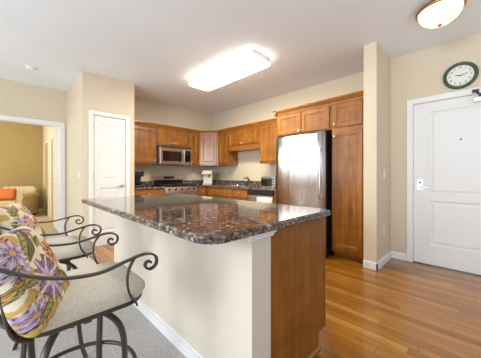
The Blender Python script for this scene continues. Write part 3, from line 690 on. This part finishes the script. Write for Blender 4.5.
def orient(nrm, up, roll=0):
    z = Vector(nrm).normalized(); y = Vector(up); y = (y - z * y.dot(z)).normalized(); x = y.cross(z)
    return (Matrix((x, y, z)).transposed() @ Matrix.Rotation(roll, 3, 'Z')).to_euler()
pillow('floral throw pillow in purple, green and cream leaning on the nearest bar stool', (.058, 1.09, .80), orient((.86, -.32, .46), (-.3, 0, 1), math.radians(-7)), .335, mot)
pillow('floral throw pillow in purple and cream leaning on the farther bar stool', (.06, 1.86, .835), orient((.84, -.34, .54), (-.3, 0, 1), math.radians(-6)), .31, mot2)

# ------------------------------------------------------------------ ceiling things
t = thing('fluorescent_fixture', 'long rectangular fluorescent ceiling light above the kitchen', 'ceiling light', (2.40, 2.74, CH))
link('housing', prism(B(), rrect(-.212, .212, -.717, .717, .065), -.0795, -.001), 'white_pl', t)
bm = B(); R = []
for i, z in ((0, -.080), (0, -.084), (.008, -.090), (.03, -.097), (.08, -.099)):
    R.append([bm.verts.new((x, y, z)) for x, y in rrect(-.215 + i, .215 - i, -.72 + i, .72 - i, max(.07 - i * .5, .02), 6)])
for a, b in zip(R, R[1:]):
    for j in range(len(a)): bm.faces.new([a[j], a[(j + 1) % len(a)], b[(j + 1) % len(a)], b[j]])
bm.faces.new(R[-1]); link('diffuser', bm, 'lens', t, smooth=True)
t = thing('dome_light', 'round brass-rimmed ceiling light with a frosted glass bowl near the entry', 'ceiling light', (2.93, .27, CH))
link('rim', lathe(B(), [(.13, -.001), (.172, -.012), (.186, -.03), (.186, -.045), (.178, -.05), (.170, -.048), (.166, -.04), (.12, -.02), (0, -.02)], 40), 'brass', t, smooth=True)
link('glass_bowl', lathe(B(), [(.168, -.042), (.168, -.06), (.160, -.09), (.135, -.125), (.095, -.155), (.045, -.170), (0, -.173)], 40), 'dome', t, smooth=True)
link('finial', lathe(B(), [(.004, -.171), (.018, -.176), (.013, -.184), (.008, -.192), (0, -.194)], 16), 'brass', t, smooth=True)
t = thing('smoke_detector', 'small round white smoke detector on the ceiling at left', 'smoke detector', (.28, 4.70, CH))
link('base', lathe(B(), [(.07, -.001), (.07, -.012), (0, -.012)], 28), 'white_pl', t); link('cover', lathe(B(), [(.06, -.0125), (.058, -.03), (.04, -.04), (0, -.042)], 28), 'white_pl', t, smooth=True)

# ------------------------------------------------------------------ clock (local: faces -y)
t = thing('wall_clock', 'round wall clock with a dark green rim above the entry door', 'clock', (3.799, .165, 2.305), R90)
RX = Matrix.Rotation(math.pi / 2, 4, 'X')
link('rim', lathe(B(), [(.118, 0), (.150, 0), (.156, .015), (.148, .032), (.132, .036), (.122, .028), (.118, .012), (.118, 0)], 48, RX, caps=False), 'green', t, smooth=True)
link('face', lathe(B(), [(0, 0), (.119, 0), (.119, .010), (0, .010)], 48, RX), 'face', t)
bmn = B()
for hnum in range(1, 13):
    cu = bpy.data.curves.new('n', 'FONT'); cu.body = str(hnum); cu.size = .034; cu.align_x = 'CENTER'; cu.align_y = 'CENTER'
    tmp = bpy.data.objects.new('n', cu); COL.objects.link(tmp); bpy.context.view_layer.update()
    me = bpy.data.meshes.new_from_object(tmp.evaluated_get(bpy.context.evaluated_depsgraph_get()))
    a = math.radians(90 - 30 * hnum)
    me.transform(Matrix.Translation((.094 * math.cos(a), -.0112, .094 * math.sin(a))) @ RX); bmn.from_mesh(me); bpy.data.objects.remove(tmp); bpy.data.meshes.remove(me)
link('numerals', bmn, 'ink', t)
def hand(name, ang, ln, w_):
    a = math.radians(90 - ang); mt = Matrix.Rotation(-a, 4, 'Y')
    link(name, prism(B(), [(-.015, -w_), (ln * .7, -w_), (ln, 0), (ln * .7, w_), (-.015, w_)], -.0145 if name[0] == 'h' else -.0165, -.013 if name[0] == 'h' else -.015, mt, 'y'), 'ink', t)
hand('hour_hand', 285, .05, .004); hand('minute_hand', 75, .078, .003)
link('hub', lathe(B(), [(0, .0115), (.006, .0115), (.005, .018), (0, .018)], 12, RX), 'brass', t)

# ------------------------------------------------------------------ bedroom armchair
t = thing('armchair', 'striped upholstered armchair against the tan bedroom wall', 'armchair', (.16, 8.95, 0), math.radians(-32))
def puff(name, x0, x1, y0, y1, z0, z1, r, m, par):
    o = link(name, bx(x0, x1, y0, y1, z0, z1), m, par, smooth=False, bev=r, seg=5); return o
puff('seat_base', -.30, .30, -.34, .28, .08, .30, .02, 'stripe', t); puff('seat_cushion', -.28, .28, -.37, .20, .305, .46, .05, 'stripe', t)
for s in (-1, 1):
    bm = prism(B(), [(s * .305, .06), (s * .43, .06), (s * .43, .50)] + [(s * (.385 + .075 * math.cos(math.radians(q))), .56 + .075 * math.sin(math.radians(q))) for q in range(-30, 211, 20)] + [(s * .305, .50)], -.37, .34, axis='y')
    link('armrest', bm, 'stripe', t, bev=.01)
bm = B(); arc = [(-.42 + .84 * i / 12, .26 + .10 * math.sin(math.pi * i / 12)) for i in range(13)]
prism(bm, arc + [(x, y + .12) for x, y in arc[::-1]], .08, .80); link('backrest', bm, 'stripe', t, bev=.035, seg=4)
for x in (-.36, .36):
    for y in (-.30, .28): link('leg', bx(x - .025, x + .025, y - .025, y + .025, 0, .06), 'wood_in', t)
o = link('throw_blanket', None or B(), 'throw'); bm = B()
prism(bm, [(x, y - .012) for x, y in arc[1:12]] + [(x, y - .002) for x, y in arc[1:12]][::-1], .56, .812)
prism(bm, [(x, y + .132) for x, y in arc[1:12]] + [(x, y + .122) for x, y in arc[1:12]][::-1], .50, .812)
prism(bm, [(x, y - .012) for x, y in arc[1:12]] + [(x, y + .132) for x, y in arc[1:12]][::-1], .802, .818)
bmesh.ops.recalc_face_normals(bm, faces=bm.faces); bm.to_mesh(o.data); bm.free(); o.location = t.location; o.rotation_euler = t.rotation_euler
tag(o, 'cream woven throw over the back of the striped armchair', 'blanket')
bm = B(); R = []
for a_ in range(13):
    q = -math.pi / 2 + math.pi * a_ / 12; sc = max(math.cos(q), .001) ** .35; R.append([bm.verts.new((x * sc, .07 * math.sin(q), y * sc)) for x, y in rrect(-.20, .20, -.15, .15, .05, 4)])
for a, b in zip(R, R[1:]):
    for j in range(len(a)): bm.faces.new([a[j], a[(j + 1) % len(a)], b[(j + 1) % len(a)], b[j]])
bm.faces.new(R[0]); bm.faces.new(R[-1])
o = link('lumbar_pillow', bm, 'orange', smooth=True); o.location = (.05, 8.86, .63); o.rotation_euler = (math.radians(-14), 0, math.radians(-32)); tag(o, 'plain orange pillow on the striped armchair', 'pillow')
